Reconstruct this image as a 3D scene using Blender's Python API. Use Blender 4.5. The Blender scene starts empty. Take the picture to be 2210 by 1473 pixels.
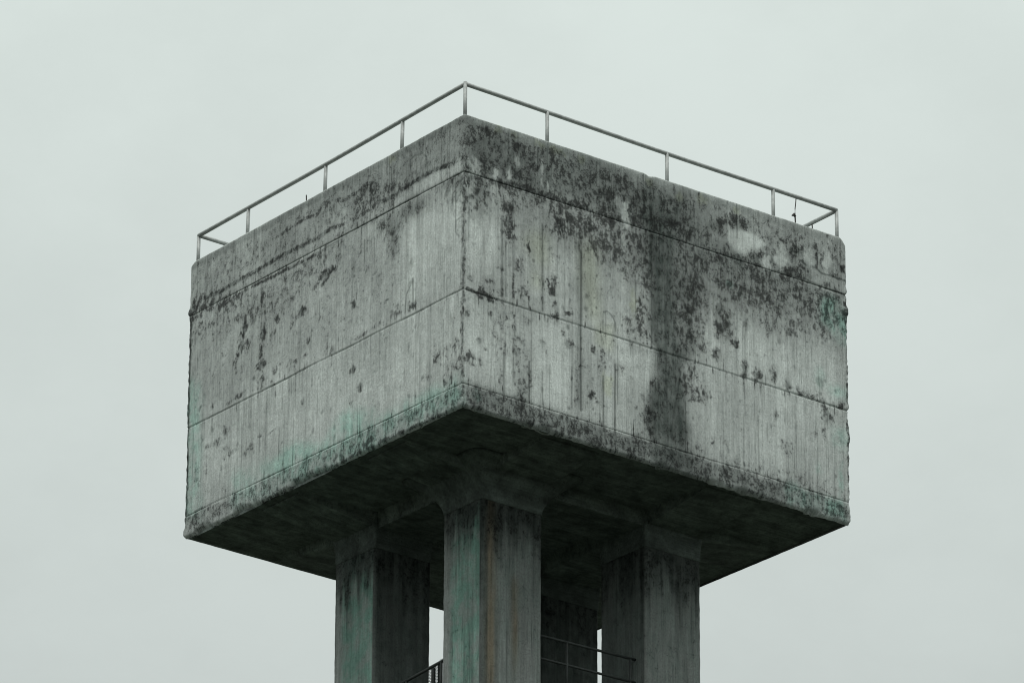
import bpy, math, random
import numpy as np
from mathutils import Vector, Matrix

S = bpy.context.scene
COL = S.collection
R = math.radians

# ------------------------------------------------------------------ camera
Z0 = 30.0                                   # underside of the tank above the hilltop
FW = Vector((-0.72374707, 0.56927017, 0.39002776))
RT = Vector((0.61958827, 0.78491632, 0.00409138))
UP = Vector((0.30381005, -0.24461776, 0.92079401))
cam_d = bpy.data.cameras.new('camera')
cam = bpy.data.objects.new('camera', cam_d)
COL.objects.link(cam)
M = Matrix((RT, UP, -FW)).transposed().to_4x4()
M.translation = Vector((108.60861547, -83.85319917, -56.36407304 + Z0))
cam.matrix_world = M
cam_d.sensor_width = 36.0
cam_d.lens = 208.509
cam_d.clip_start = 0.5
cam_d.clip_end = 20000
S.camera = cam

# ------------------------------------------------------------------ light and air
SUN_DIR = Vector((0.40, -0.42, 0.95)).normalized()      # towards the sun, behind thick cloud
SUN_EL = math.asin(SUN_DIR.z)
SUN_AZ = math.atan2(SUN_DIR.x, SUN_DIR.y)
sun_d = bpy.data.lights.new('sun', 'SUN')
sun_d.energy = 1.5
sun_d.angle = R(30)
sun_d.color = (1.0, 0.985, 0.95)
sun = bpy.data.objects.new('sun', sun_d)
COL.objects.link(sun)
sun.rotation_euler = SUN_DIR.to_track_quat('Z', 'Y').to_euler()
sun.location = (0, 0, 120)

W = bpy.data.worlds.new('World')
S.world = W
W.use_nodes = True
nt = W.node_tree
nt.nodes.clear()


class NG:
    """tiny helper to wire shader nodes"""
    def __init__(s, nt): s.nt = nt
    def n(s, t, **kw):
        nd = s.nt.nodes.new(t)
        for k, v in kw.items(): setattr(nd, k, v)
        return nd
    def put(s, sock, v):
        if isinstance(v, bpy.types.NodeSocket): s.nt.links.new(v, sock)
        elif isinstance(v, (tuple, list)) and len(v) == 3 and sock.type == 'RGBA': sock.default_value = (*v, 1)
        else: sock.default_value = v
    def m(s, op, a, b=0.0, c=0.0, clamp=False):
        nd = s.n('ShaderNodeMath', operation=op, use_clamp=clamp)
        for i, v in enumerate((a, b, c)): s.put(nd.inputs[i], v)
        return nd.outputs[0]
    def mul(s, a, b): return s.m('MULTIPLY', a, b)
    def add(s, a, b): return s.m('ADD', a, b)
    def sub(s, a, b): return s.m('SUBTRACT', a, b)
    def mix(s, f, a, b, blend='MIX'):
        nd = s.n('ShaderNodeMix', data_type='RGBA', blend_type=blend)
        s.put(nd.inputs[0], f); s.put(nd.inputs[6], a); s.put(nd.inputs[7], b)
        return nd.outputs[2]
    def rng(s, v, a, b, c=0.0, d=1.0, smooth=True):
        nd = s.n('ShaderNodeMapRange', interpolation_type='SMOOTHSTEP' if smooth else 'LINEAR')
        for i, q in enumerate((v, a, b, c, d)): s.put(nd.inputs[i], q)
        return nd.outputs[0]
    def scale(s, vec, xyz):
        nd = s.n('ShaderNodeVectorMath', operation='MULTIPLY')
        s.put(nd.inputs[0], vec); nd.inputs[1].default_value = xyz
        return nd.outputs[0]
    def noise(s, vec, xyz, detail=3.0, rough=0.5, dist=0.0):
        nd = s.n('ShaderNodeTexNoise', noise_dimensions='3D')
        s.put(nd.inputs['Vector'], s.scale(vec, xyz))
        nd.inputs['Scale'].default_value = 1.0
        nd.inputs['Detail'].default_value = detail
        nd.inputs['Roughness'].default_value = rough
        nd.inputs['Distortion'].default_value = dist
        return nd.outputs[0]
    def attr(s, name, vec=False):
        nd = s.n('ShaderNodeAttribute', attribute_name=name)
        return nd.outputs['Vector' if vec else 'Fac']


g = NG(nt)
sky = g.n('ShaderNodeTexSky', sky_type='NISHITA', sun_disc=False)
sky.sun_elevation = SUN_EL
sky.sun_rotation = SUN_AZ
sky.dust_density = 4.0
clear = g.n('ShaderNodeVectorMath', operation='SCALE')
nt.links.new(sky.outputs[0], clear.inputs[0]); clear.inputs[3].default_value = 0.06
tc = g.n('ShaderNodeTexCoord')
sep = g.n('ShaderNodeSeparateXYZ'); nt.links.new(tc.outputs['Generated'], sep.inputs[0])
grad = g.rng(sep.outputs[2], 0.28, 0.50, 0.0, 1.0, smooth=False)
cl1 = g.noise(tc.outputs['Generated'], (11, 11, 17), 7, 0.62)
low = (0.525, 0.570, 0.553)
high = (0.765, 0.850, 0.808)
zen = (1.42, 1.48, 1.44)
c1 = g.mix(grad, low, high)
c2 = g.mix(g.rng(sep.outputs[2], 0.50, 1.0, 0.0, 1.0, smooth=False), c1, zen)
bank = g.rng(cl1, 0.30, 0.70, 0.975, 1.055)
cv = g.n('ShaderNodeVectorMath', operation='SCALE')
nt.links.new(c2, cv.inputs[0]); nt.links.new(bank, cv.inputs[3])
overcast = g.mix(0.94, clear.outputs[0], cv.outputs[0])
bgd = g.n('ShaderNodeBackground'); nt.links.new(overcast, bgd.inputs[0]); bgd.inputs[1].default_value = 1.0
wo = g.n('ShaderNodeOutputWorld'); nt.links.new(bgd.outputs[0], wo.inputs[0])

S.view_settings.view_transform = 'Standard'
S.view_settings.look = 'None'
S.view_settings.exposure = 0.0
S.view_settings.gamma = 1.0
S.view_settings.use_curve_mapping = False
S.render.engine = 'CYCLES'
S.cycles.pixel_filter_type = 'BLACKMAN_HARRIS'
S.cycles.filter_width = 1.05

# ------------------------------------------------------------------ measurements
WL, WR, H = 12.0, 12.904, 8.0686           # tank: left face, right face, height
J1, J2, J3 = 6.4636, 3.1959, 0.6267         # pour joints
U_TOT = WL + WR
DT = dict(L=-.065, C=-.018, R=.085, B=0.)   # the cast is a little out of level
DB = dict(L=.035, C=.003, R=-.057, B=0.)


# ------------------------------------------------------------------ value noise on arrays
def _h(ix, iy, seed):
    n = (ix.astype(np.int64) * 374761393 + iy.astype(np.int64) * 668265263 + seed * 1442695041) & 0xffffffff
    n = ((n ^ (n >> 13)) * 1274126177) & 0xffffffff
    n = ((n ^ (n >> 16)) * 2246822519) & 0xffffffff
    return ((n ^ (n >> 15)) & 0xffff) / 65535.0


def vnoise(x, y, seed=0):
    x = np.asarray(x, float); y = np.asarray(y, float)
    ix, iy = np.floor(x), np.floor(y)
    fx, fy = x - ix, y - iy
    fx = fx * fx * (3 - 2 * fx); fy = fy * fy * (3 - 2 * fy)
    a = _h(ix, iy, seed); b = _h(ix + 1, iy, seed); c = _h(ix, iy + 1, seed); d = _h(ix + 1, iy + 1, seed)
    return (a * (1 - fx) + b * fx) * (1 - fy) + (c * (1 - fx) + d * fx) * fy


def fbm(x, y, seed=0, o=3):
    s = 0; a = 1.0; t = 0
    for i in range(o):
        s = s + a * vnoise(x * 2 ** i, y * 2 ** i, seed + i * 17); t += a; a *= .55
    return s / t


def sstep(x, a, b):
    t = np.clip((x - a) / (b - a), 0, 1)
    return t * t * (3 - 2 * t)


# ------------------------------------------------------------------ weathering seen on the two front walls
# u runs along the left wall (0-12 m) and on along the right wall (12-24.9 m), v is height in metres.
# channels: s lichen speckle, d soot stain, a algae, o ochre, c scoured clean, l board line
BLOBS=[('c',.5,[(10.11,7.33,.26,.23),(17.07,6.98,.18,.33),(17.22,5.94,.12,.26)]),
('s',.8,[(1.48,6.35,.44,.18),(2.12,6.34,.24,.18),(3.33,5.92,.1,.15),(.63,6.47,.4,.18),(5.83,5.42,.2,.1),(2.55,5.38,.14,.36),(2.45,4.88,.18,.31),(2.15,4.37,.1,.31),(2.7,4.72,.1,.18),(3.37,4.78,.18,.26),(3.27,4.4,.12,.22),(3.39,3.93,.28,.14),(3.37,3.46,.18,.21),(3.25,3.38,.1,.09),(3.35,5.94,.1,.15),(7.37,2.47,.12,.14),(7.7,1.89,.12,.14),(7.29,1.67,.06,.21),(5.21,2.31,.12,.12),(10.58,1.19,.14,.15),(10.82,1.72,.22,.31),(11.28,1.76,.14,.18),(11.36,1.28,.14,.31),(11.68,1.75,.24,.15),(11.58,2.51,.08,.22),(11.29,1,.1,.21),(11.84,1.38,.2,.51),(1.78,2.54,.14,.18),(1.37,2.35,.2,.12),(.99,2.39,.16,.09),(2.87,1.68,.26,.12),(1.87,1.92,.22,.21),(.42,.36,.2,.18),(3.3,1.94,.12,.06),(8,.25,.4,.15),(6.81,.17,.36,.13),(24.77,7.18,.11,.14),(24.83,7.46,.08,.06),(24.09,7.31,.09,.08),(21.36,4.71,.11,.18),(22.14,4.69,.14,.14),(22.95,4.85,.17,.14),(20.32,3.57,.17,.19),(21.31,3.44,.14,.26),(21.76,3.45,.14,.26),(22.32,3.54,.11,.31),(22.79,3.39,.12,.15),(23.19,3.32,.15,.12),(23.47,3.29,.2,.08),(23.93,3.24,.23,.12),(24.67,3.32,.14,.12),(24.2,2.89,.26,.23),(24.03,2.33,.14,.17),(23.72,2.25,.09,.09),(22.73,1.63,.2,.23),(20.22,1.1,.11,.12),(20.65,1.21,.08,.12),(22.38,2.45,.08,.14),(19.47,2.76,.09,.26)]),
('s',1,[(.2,6.52,.32,.33),(6.17,5.62,.34,.14),(6.01,5.49,.24,.12),(21.02,4.09,.14,.14),(23.09,7.26,.34,.17),(22.87,7.4,.22,.1),(24.89,5.99,.15,.28)]),
('d',.6,[(.11,6.55,.28,.31),(21.02,4.08,.09,.1),(17.53,2.22,.05,.05),(17.53,1.84,.03,.1),(16.24,1.44,.06,.09),(16.39,1.24,.05,.05),(17.65,1.41,.05,.05),(17.69,2.55,.05,.06),(24.77,7.18,.08,.09),(24.56,7.65,.05,.05),(21.88,7.48,.06,.05),(12.13,2.53,.06,.1),(12.91,2.74,.08,.08),(12.53,1.94,.08,.09),(12.73,1.73,.06,.04),(12.57,1.26,.05,.09),(12.35,1.18,.06,.05),(12.88,3.14,.11,.09),(14.25,4.59,.05,.04),(15.41,4.7,.03,.03),(15.7,4.48,.05,.04),(14.07,4.89,.05,.08),(16.2,1.42,.09,.09),(15.53,1.7,.03,.13),(14.57,1.1,.03,.06)]),
('d',.4,[(11.74,6.15,.52,.51),(1.78,2.52,.08,.13),(1.37,2.34,.1,.06),(12.43,6.25,.46,.38),(20.61,4.5,.26,.38),(20.62,4.96,.18,.1)]),
('s',.55,[(11.68,6.18,.6,.58),(12.43,6.12,.52,.51)]),
('d',.5,[(6.17,5.62,.26,.12),(2.55,5.31,.08,.26),(2.45,4.88,.1,.21),(3.36,4.81,.12,.21),(3.35,3.94,.18,.1),(3.3,4.39,.06,.18),(3.37,3.46,.1,.15),(21.73,6.63,.2,.33),(20.89,6.46,.37,.12),(21.24,6.37,.12,.18),(23.05,6.59,.25,.1),(24.91,5.99,.12,.23),(21.31,3.4,.08,.18),(21.75,3.4,.08,.18),(22.31,3.45,.06,.21),(22.79,3.35,.08,.1),(24.2,2.89,.17,.17),(22.95,4.85,.11,.1),(21.36,4.7,.06,.13),(23.83,3.71,.09,.13),(23.99,3.66,.05,.13),(20.22,1.09,.06,.08)]),
('d',.8,[(9.83,4.67,.08,.09),(9.84,4.11,.12,.06),(9.85,3.42,.14,.1),(7.39,4.36,.06,.12),(5.11,4.94,.14,.08),(8.78,3.97,.1,.04)]),
('s',.9,[(9.85,3.44,.18,.15),(9.22,3.49,.16,.21),(7.39,4.36,.12,.15),(5.11,4.89,.24,.12),(4.69,4.62,.18,.12),(4,5.05,.1,.18),(3.9,4.79,.08,.15),(13.45,5.49,.14,.44),(15.09,5.96,.17,.41),(15.38,5.9,.18,.31),(15.59,5.69,.2,.13),(23.87,7.2,.06,.33),(14.55,5.6,.09,.12),(14.94,4.09,.14,.31),(14.76,4,.11,.21),(14.97,3.56,.11,.15),(15.04,3.36,.08,.21),(15,3.2,.14,.08),(14.56,3.58,.08,.09),(15.42,3.44,.14,.05),(13.85,1.52,.23,.31),(13.67,1.32,.08,.44),(14.15,1.41,.08,.54),(13.92,.95,.22,.46)]),
('s',.75,[(3.98,3.58,.12,.12),(3.81,3.31,.08,.12),(4.73,3.41,.2,.17),(4.23,3.69,.14,.05),(5.4,3.98,.08,.08),(5.29,3.58,.08,.1),(6.26,3.85,.08,.06),(6.47,3.31,.14,.1),(7.79,3.34,.24,.06),(8.38,3.38,.2,.1),(7.55,3.31,.18,.06),(2.5,3.38,.28,.08),(2.19,3.4,.24,.08),(1.94,3.32,.18,.06),(1.15,3.5,.08,.12),(17.91,3.92,.22,.64),(18.09,3.52,.22,.18),(18,5.11,.15,1.03),(18.02,1.25,.22,.64),(18.24,2.27,.12,.15),(19.46,2.65,.25,.51),(20.33,3.51,.15,.21),(19.97,3.69,.09,.26),(19.92,2.45,.28,.28),(19.78,3.9,.31,.38),(13.61,3.53,.09,.08),(13.83,4.3,.14,.18),(14.07,4.86,.09,.18),(14.1,4.69,.08,.13),(13.99,3.68,.14,.15),(13.9,3.48,.11,.09)]),
('d',.7,[(9.75,2.34,.04,.14),(10.33,2.23,.04,.08),(7.37,2.47,.08,.1),(7.7,1.89,.08,.12),(5.21,2.31,.08,.09),(10.35,1.3,.06,.05),(3.01,3.67,.06,.04),(2.34,2.01,.06,.05)]),
('s',.45,[(.47,1.66,.16,.36)]),
('c',.85,[(13.02,6.64,.11,.18),(13.47,6.75,.11,.14)]),
('c',.6,[(12.35,6.68,.2,.23),(11.77,6.74,.16,.18),(13.7,7.19,.08,.26),(14.53,7.16,.05,.32),(14.72,6.82,.03,.18),(23.56,7.17,.26,.23),(24.25,7.3,.22,.32),(22.86,6.87,.22,.1)]),
('s',.7,[(12.19,7.35,.28,.26),(12.79,7.72,.15,.21),(13.62,7.63,.34,.18),(14.08,7.62,.25,.13),(14.84,7.77,.37,.15)]),
('d',.45,[(13.45,5.46,.09,.36),(15.09,5.88,.09,.28),(21.18,7.52,.37,.15),(20.38,7.22,.22,.15),(14.95,4.1,.09,.26),(15.04,3.39,.05,.13)]),
('d',.25,[(12.43,5.66,.37,.51)]),
('c',.8,[(17.3,6.73,.14,.31)]),
('s',.65,[(17.37,3.72,.17,.21),(17.4,3.45,.11,.08),(17.79,3.73,.23,.41),(16.84,2.95,.14,.12),(17.18,2.86,.06,.1),(17.15,2.37,.22,.15),(16.84,2.52,.12,.18),(16.52,2.65,.08,.28),(17.53,2.22,.08,.08),(16.4,1.25,.08,.08),(16.24,1.45,.09,.12),(17.65,1.42,.09,.09),(16.52,2.46,.22,.26),(13.17,2.4,.23,.77),(13.32,2.52,.11,.21),(13.15,1.38,.17,.41)]),
('s',.6,[(21.09,6.99,.15,.15),(21.41,6.88,.12,.1),(20.72,7.05,.12,.06)]),
('s',.95,[(21.73,6.7,.25,.36),(21.48,6.3,.22,.18),(21.9,7.27,.18,.13),(23.02,6.63,.34,.15),(23.43,6.82,.15,.1),(22.69,6.4,.22,.13)]),
('c',.95,[(22.13,6.65,.17,.22)]),
('c',.7,[(22.62,6.94,.2,.26),(22.7,7.29,.12,.1),(13.49,1.26,.12,.28)]),
('d',.75,[(23.16,7.27,.25,.1)]),
('a',.5,[(20.83,5.71,.12,.13),(23.84,1.31,.14,.15),(24.6,1.12,.11,.51),(12.47,.44,.12,.23)]),
('s',.85,[(12.55,3.34,.14,.12),(12.61,3.21,.28,.12),(12.88,3.13,.18,.14),(12.88,3.65,.18,.12),(13.22,4.08,.08,.12),(13.24,3.48,.06,.23),(12.19,3.57,.12,.09),(12.13,2.53,.11,.13),(12.91,2.74,.14,.13),(12.53,1.94,.11,.12),(12.73,1.73,.09,.06),(12.3,1.39,.12,.14),(12.54,1.4,.08,.06),(12.17,1.43,.09,.15),(12.35,1.2,.09,.06),(12.57,1.26,.09,.12),(13.65,2.65,.06,.28),(13.81,2.3,.15,.17),(13.72,1.95,.14,.26),(13.35,1.81,.08,.15),(14.56,2.38,.12,.17),(14.67,2.17,.08,.12),(15.39,2.57,.23,.24),(15.21,2.84,.09,.14),(16.23,2.66,.09,.09),(14.08,1.87,.14,.18),(14.08,2.87,.14,.14),(15.53,1.7,.05,.18),(14.57,1.1,.06,.1),(16.2,1.42,.14,.13),(16.39,1.24,.08,.06),(16.62,1.2,.11,.06)]),
('d',.55,[(14.56,2.38,.06,.1),(15.39,2.55,.12,.15),(13.81,2.3,.08,.09),(13.71,1.95,.06,.15)]),
('s',.5,[(15.7,1.92,.15,1.15)]),
('o',.6,[(16.73,1.75,.2,.26),(17.54,4.21,.11,.38),(13.09,7.96,.12,.12),(13.65,7.88,.12,.13),(14.5,7.91,.22,.12),(14.99,7.88,.25,.12),(15.84,7.86,.12,.13),(18.09,7.86,.14,.12),(19.11,7.71,.14,.12),(19.91,7.86,.22,.13),(21.14,7.85,.14,.12),(9.02,7.9,.18,.12)]),
('d',.3,[(18.67,1.42,.62,.77),(18.54,4.74,.46,1.03),(18.47,6.28,.46,.64)])]
LINES=[('d',.4,.21,[(-.01,7.94),(12.01,7.97)]),
('s',.75,.12,[(.3,6.76),(.59,6.81),(1.49,6.75),(2.19,6.78),(2.96,6.79),(3.63,6.81),(4.27,6.83),(4.89,6.81),(5.73,6.78),(6.36,6.86),(6.86,6.78),(7.77,6.78),(8.48,6.86),(9.06,6.81),(9.63,6.91),(10.1,6.91),(10.49,6.94),(11.29,6.89),(11.87,6.86)]),
('d',.45,.13,[(.59,6.81),(1.49,6.75),(2.19,6.78),(2.96,6.79),(3.63,6.81),(4.27,6.83),(4.89,6.81),(5.73,6.78),(6.36,6.86)]),
('d',.45,.13,[(8.48,6.86),(9.06,6.81),(9.63,6.91),(10.1,6.91),(10.49,6.94),(11.29,6.89),(11.87,6.86)]),
('s',.6,.13,[(6.01,7.68),(6.85,7.5),(7.37,7.47),(7.75,7.57),(8.15,7.51),(8.56,7.28),(9.05,7.11),(9.53,6.97)]),
('d',.3,.08,[(6.85,7.5),(7.37,7.47),(7.75,7.57),(8.15,7.51)]),
('s',.75,.1,[(3.73,7.43),(4.04,7.46),(4.5,7.52),(4.99,7.52),(5.3,7.53),(5.71,7.48),(5.91,7.62),(6.42,7.53)]),
('d',.55,.04,[(9.76,7.26),(9.72,7.59),(9.91,7.65),(10.25,7.6),(10.42,7.44),(10.47,7)]),
('s',1,.1,[(2.85,6.4),(3.37,6.38),(3.79,6.35),(4.41,6.36),(4.82,6.35),(5.84,6.33)]),
('d',.4,.05,[(2.85,6.39),(3.79,6.35),(4.82,6.32),(7.42,6.44),(9.05,6.47),(9.97,6.49),(11.68,6.46)]),
('s',.75,.12,[(11.99,6.43),(11.99,4.77),(11.99,3.24),(11.94,2.23),(11.98,.32)]),
('d',.38,.06,[(11.99,6.43),(11.99,4.77),(11.99,3.24),(11.97,1.46)]),
('d',.5,.05,[(11.69,5.85),(11.98,5.55),(12.02,5.23),(11.7,5.2),(11.66,4.89),(11.8,4.71)]),
('l',.7,.03,[(9.89,4.21),(9.91,3.33)]),
('l',.6,.04,[(9.78,4.02),(9.61,3.81),(9.58,3.33)]),
('s',.9,.05,[(6.24,3.68),(6.25,3.24)]),
('s',.8,.04,[(6.74,3.65),(6.75,3.24)]),
('s',.95,.06,[(11.53,1.54),(11.54,.76)]),
('d',.35,.03,[(8.39,1.81),(8.71,1.87)]),
('d',.35,.03,[(8.4,1.65),(8.73,1.71)]),
('d',.3,.03,[(8.38,1.76),(8.67,1.8)]),
('s',.7,.06,[(3.61,1.82),(3.98,1.91)]),
('s',.7,.06,[(.93,2.21),(.94,1.47)]),
('d',.8,.14,[(.01,6.38),(-0,4.2),(-0,2.71),(.03,.55)]),
('s',.7,.1,[(-.01,6.38),(-0,4.2),(.03,.55)]),
('s',.8,.09,[(3.39,-.01),(6.22,.02),(8,.11),(9.17,.1),(11.29,.04)]),
('l',.6,.05,[(.45,.63),(.76,.68)]),
('s',.7,.08,[(.35,.52),(.87,.67)]),
('d',.3,.23,[(12.01,7.94),(18.09,7.92),(24.76,7.94)]),
('d',.4,.14,[(12.87,6.42),(13.93,6.54),(14.69,6.5),(16.38,6.55),(17.23,6.49)]),
('s',.9,.21,[(12.87,6.42),(13.93,6.54),(14.69,6.5),(16.38,6.55),(17.23,6.49)]),
('d',.6,.04,[(16.02,6.06),(16.11,6.14),(16.2,6.08),(16.19,5.98),(16.08,5.92),(16.02,6.01)]),
('l',.55,.05,[(13.24,5.45),(13.25,3.32)]),
('l',.4,.04,[(13.36,4.89),(13.37,3.35)]),
('l',.3,.04,[(13.63,4.96),(13.61,3.93)]),
('l',.3,.04,[(15.04,5.22),(15.04,4.31)]),
('s',.95,.17,[(19.46,2.91),(19.48,2.2),(19.66,2.18),(20,2.4)]),
('d',.65,.04,[(16.57,3.78),(16.69,3.84),(16.83,3.76),(16.94,3.61),(16.95,3.36)]),
('d',.6,.03,[(16.54,3.56),(16.54,3.27)]),
('l',.65,.04,[(16.56,2.02),(16.56,.49)]),
('l',.65,.04,[(16.95,2.44),(16.94,.57)]),
('l',.4,.03,[(17.64,4.88),(17.63,3.85)]),
('l',.5,.03,[(17.56,1.07),(17.55,.75)]),
('l',.4,.04,[(19.15,2.82),(18.8,1.07)]),
('d',.6,.06,[(21.88,6.48),(22.12,6.4),(22.4,6.47)]),
('d',.55,.05,[(22.05,6.88),(22.28,6.89),(22.34,6.66)]),
('d',.7,.06,[(23.35,7.18),(23.38,6.99),(23.59,6.93),(23.84,6.97),(23.88,7.38)]),
('d',.85,.05,[(23.87,6.94),(24.05,6.86),(24.46,6.87),(24.88,6.86)]),
('d',.6,.06,[(23.1,6.63),(23.36,6.55),(23.83,6.5),(24.87,6.45)]),
('d',.5,.04,[(22.52,5.81),(22.61,5.89),(22.71,5.83),(22.68,5.7),(22.56,5.67),(22.5,5.74)]),
('s',.8,.09,[(24.95,6.29),(24.88,3.26),(24.93,.68)]),
('d',.5,.06,[(24.97,6.3),(24.93,3.27),(24.93,.68)]),
('l',.36,.03,[(21.26,2.17),(21.24,.71)]),
('l',.3,.03,[(21.78,2.25),(21.76,.73)]),
('l',.21,.03,[(22.38,2.75),(22.35,1.07)]),
('l',.3,.03,[(23.25,2.03),(23.22,.72)]),
('l',.36,.03,[(23.82,2.39),(23.78,.7)]),
('l',.42,.03,[(24.42,2.32),(24.38,.68)]),
('l',.36,.03,[(21.23,5.62),(21.22,4.79)]),
('l',.24,.03,[(21.87,5.88),(21.86,4.96)]),
('l',.18,.03,[(23.07,5.15),(23.04,3.44)]),
('l',.18,.03,[(20.41,3.41),(20.39,1.86)]),
('s',.8,.12,[(12.15,3.23),(12.9,3.21),(13.34,3.21)]),
('s',.9,.05,[(13.61,4.05),(13.61,2.97)]),
('s',.9,.04,[(14.11,3.55),(14.12,3.26)]),
('l',.55,.04,[(14.55,5.68),(14.56,3.26)]),
('s',.85,.05,[(13.62,2.65),(13.62,1.5)]),
('l',.6,.04,[(14.14,1.77),(14.15,.68)]),
('l',.5,.04,[(13.32,1.8),(13.33,.67)]),
('l',.5,.03,[(14.56,1.62),(14.57,.71)]),
('l',.5,.03,[(15.53,2.01),(15.53,.86)]),
('l',.7,.04,[(15.82,5.3),(15.82,.87)])]
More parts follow.
